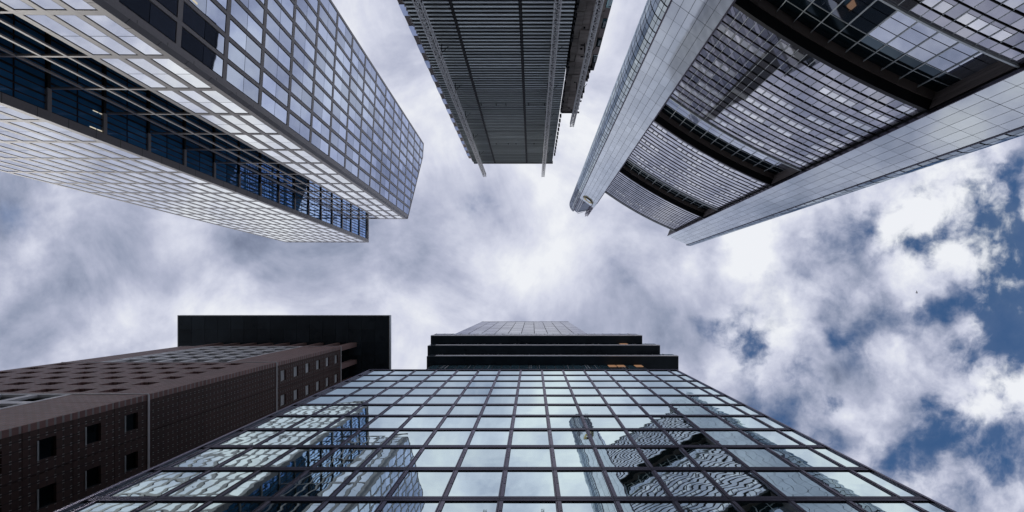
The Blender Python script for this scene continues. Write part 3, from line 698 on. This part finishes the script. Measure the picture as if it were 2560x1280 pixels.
m = MB(); m.fb(fg, gx0, gx1, GT-.1, GT+.06, -.4, .05); m.fb(fg, gx0-.03, gx0+.1, 0, GT, -.2, .04); m.fb(fg, gx1-.06, gx1+.03, 0, GT, -.2, .04); m.build('edge_trim', 'purple_metal', G)
for a, b, c in ((gx0+.35, -8.45, 49.9), (8.6, gx1-1.0, 49.9)):
    m = MB(); n = 3; w = (b-a)/n
    for i in range(n): m.fb(fg, a+i*w+.02, a+(i+1)*w-.02, GT+.1, GT+.9, -.35, -.3); m.fb(fg, a+i*w+.02, a+(i+1)*w-.02, GT+.98, c, -.38, -.33)
    m.build('roof_screen', 'green_glass', G)
MB().box(-8.85, -8.65, GY-.04, GY-.01, 47.2, 47.55)
MB().fb(fg, -4.37+.03, -4.37+.11, 47.3, 47.9, .03, .06).build('camera_hole', 'black', G)

# ================================================================== E: stepped tower behind it
E_ = thing('stepped_tower', 'dark tower with three stepped overhanging floors and a pale gridded shaft behind the glass block', 'building', 0, 20)
def slab(x0, x1, y, z0, z1, nm, wl=None):
    MB().box(x0, x1, y, 30, z0, z1).build('overhang', 'soffit', E_)
    fe = Fr((0, y), (1, 0), (0, -1)); m = MB(); m.fb(fe, x0+(wl or 0), x1, z0-.02, z0+(2.2 if nm == 1 else 1.5), .01, .10); m.build('edge_beam', 'white_frame', E_)
    return fe
b1 = slab(-17.65, 19.07, 6.45, 104.1, 109.9, 1)
b2 = slab(-17.5, 21.3, 7.83, 100.1, 104.05, 2, 1.3)
b3 = slab(-17.0, 23.5, 9.27, 96.5, 100.05, 3, 1.3)
def strip(fe, x0, x1, z0, z1, mat='dark_glass', seed=1, n=24, light=()):
    random.seed(seed); w = (x1-x0)/n; g = MB(); fr_ = MB(); cu = MB()
    for i in range(n):
        a = x0+i*w
        if i in light: MB().fb(fe, a+.12, a+w-.12, max(z0+.1, z1-2.3), z1-.3, .02, .13).build('lit_window', 'lamp_orange', E_)
        else: g.fb(fe, a+.04, a+w-.04, z0+.1, z1-.1, .02, .07)
        if random.random() < .5:
            for q in range(random.randint(1, 4)): s = a+random.uniform(.1, w-.1); cu.fb(fe, s, s+.05, z0+.2, z1-.3, .07, .09)
        fr_.fb(fe, a-.04, a+.04, z0, z1, .0, .10)
    g.build('strip_glazing', mat, E_); fr_.build('strip_frame', 'black', E_); cu.build('curtain', 'pale_stone', E_)
strip(b1, -17.5, 18.9, 107.2, 109.8, 'shaft_glass', 1)
strip(b2, -16.2, 21.1, 102.2, 104.0, 'dark_glass', 2, light=(20,))
strip(b3, -15.7, 23.3, 98.6, 100.0, 'dark_glass', 4)
MB().box(-16.2, 17.6, 10.7, 30, -1.6, 96.4).build('core', 'dark_core', E_)
b4 = Fr((0, 10.7), (1, 0), (0, -1))
strip(b4, -16.0, 17.5, 91.2, 96.2, 'teal_glass', 6, n=24, light=(20, 21, 23))
strip(b4, -16.0, 17.5, 86.2, 91.1, 'teal_glass', 7, n=12)
MB().box(-14.35, 10.2, 6.75, 28, 109.9, 169.5).build('shaft_core', 'dark_core', E_)
fe = Fr((-14.35, 6.45), (24.65/24.65, 0), (0, -1)); g = []; n = 10; w = 24.55/n; rows = 13; rh = (169.6-110)/rows
for r in range(rows):
    for c in range(n):
        z = 110+r*rh; m = MB().fb(fe, c*w+.045, (c+1)*w-.045, z+.08, z+rh*.60, -.1, -.02); g.append((m, [fe.P(c*w, z), fe.P((c+1)*w, z), fe.P((c+1)*w, z+rh), fe.P(c*w, z+rh)], 'shaft_glass'))
        m = MB().fb(fe, c*w+.07, (c+1)*w-.07, z+rh*.64, z+rh-.1, -.1, -.02); g.append((m, g[-1][1], 'office_spandrel'))
emit(g, 'shaft_window', 'shaft_window_field', E_)
fsd = Fr((-14.35, 6.6), (0, 1), (-1, 0)); sg = MB()
for r_ in range(rows*2):
    for c in range(8): z = 110+r_*rh/2; sg.fb(fsd, c*2.6+.05, c*2.6+2.55, z+.12, z+rh/2-.1, -.1, .02)
sg.build('side_glazing', 'dark_glass', E_)
MB().fb(fe, 0, 24.55, 169.4, 170., -.2, .02).build('shaft_parapet', 'pale_stone', E_)

# ================================================================== a bird far up
bz = 118.; bx, by = (2279-1331)/F*bz, (731-747)/F*bz
B = thing('bird', 'tiny dark bird flying alone in front of the clouds at right', 'bird', bx, by)
B.location.z = bz
def bird_mesh():
    m = MB(); z0 = -1.6
    m.prism([(bx-.26, by+.10), (bx-.08, by+.01), (bx+.10, by-.07), (bx+.20, by-.10), (bx+.16, by-.02), (bx+.02, by+.06), (bx-.18, by+.15)], z0, z0+.07)
    return m
bird_mesh().build('body', 'feather', B)
m = MB(); z0 = -1.6
m.hexa([(bx-.02, by-.03, z0), (bx+.10, by-.07, z0), (bx-.02, by-.34, z0+.10), (bx-.10, by-.32, z0+.10), (bx-.02, by-.03, z0+.03), (bx+.10, by-.07, z0+.03), (bx-.02, by-.34, z0+.12), (bx-.10, by-.32, z0+.12)]); m.build('wing', 'feather', B)
m = MB(); m.hexa([(bx-.01, by+.05, z0), (bx+.12, by+.01, z0), (bx+.14, by+.30, z0+.10), (bx+.06, by+.32, z0+.10), (bx-.01, by+.05, z0+.03), (bx+.12, by+.01, z0+.03), (bx+.14, by+.30, z0+.12), (bx+.06, by+.32, z0+.12)]); m.build('wing', 'feather', B)
for o in sc.objects:
    for k in ('bx', 'by', 'S'):
        if k in o: del o[k]
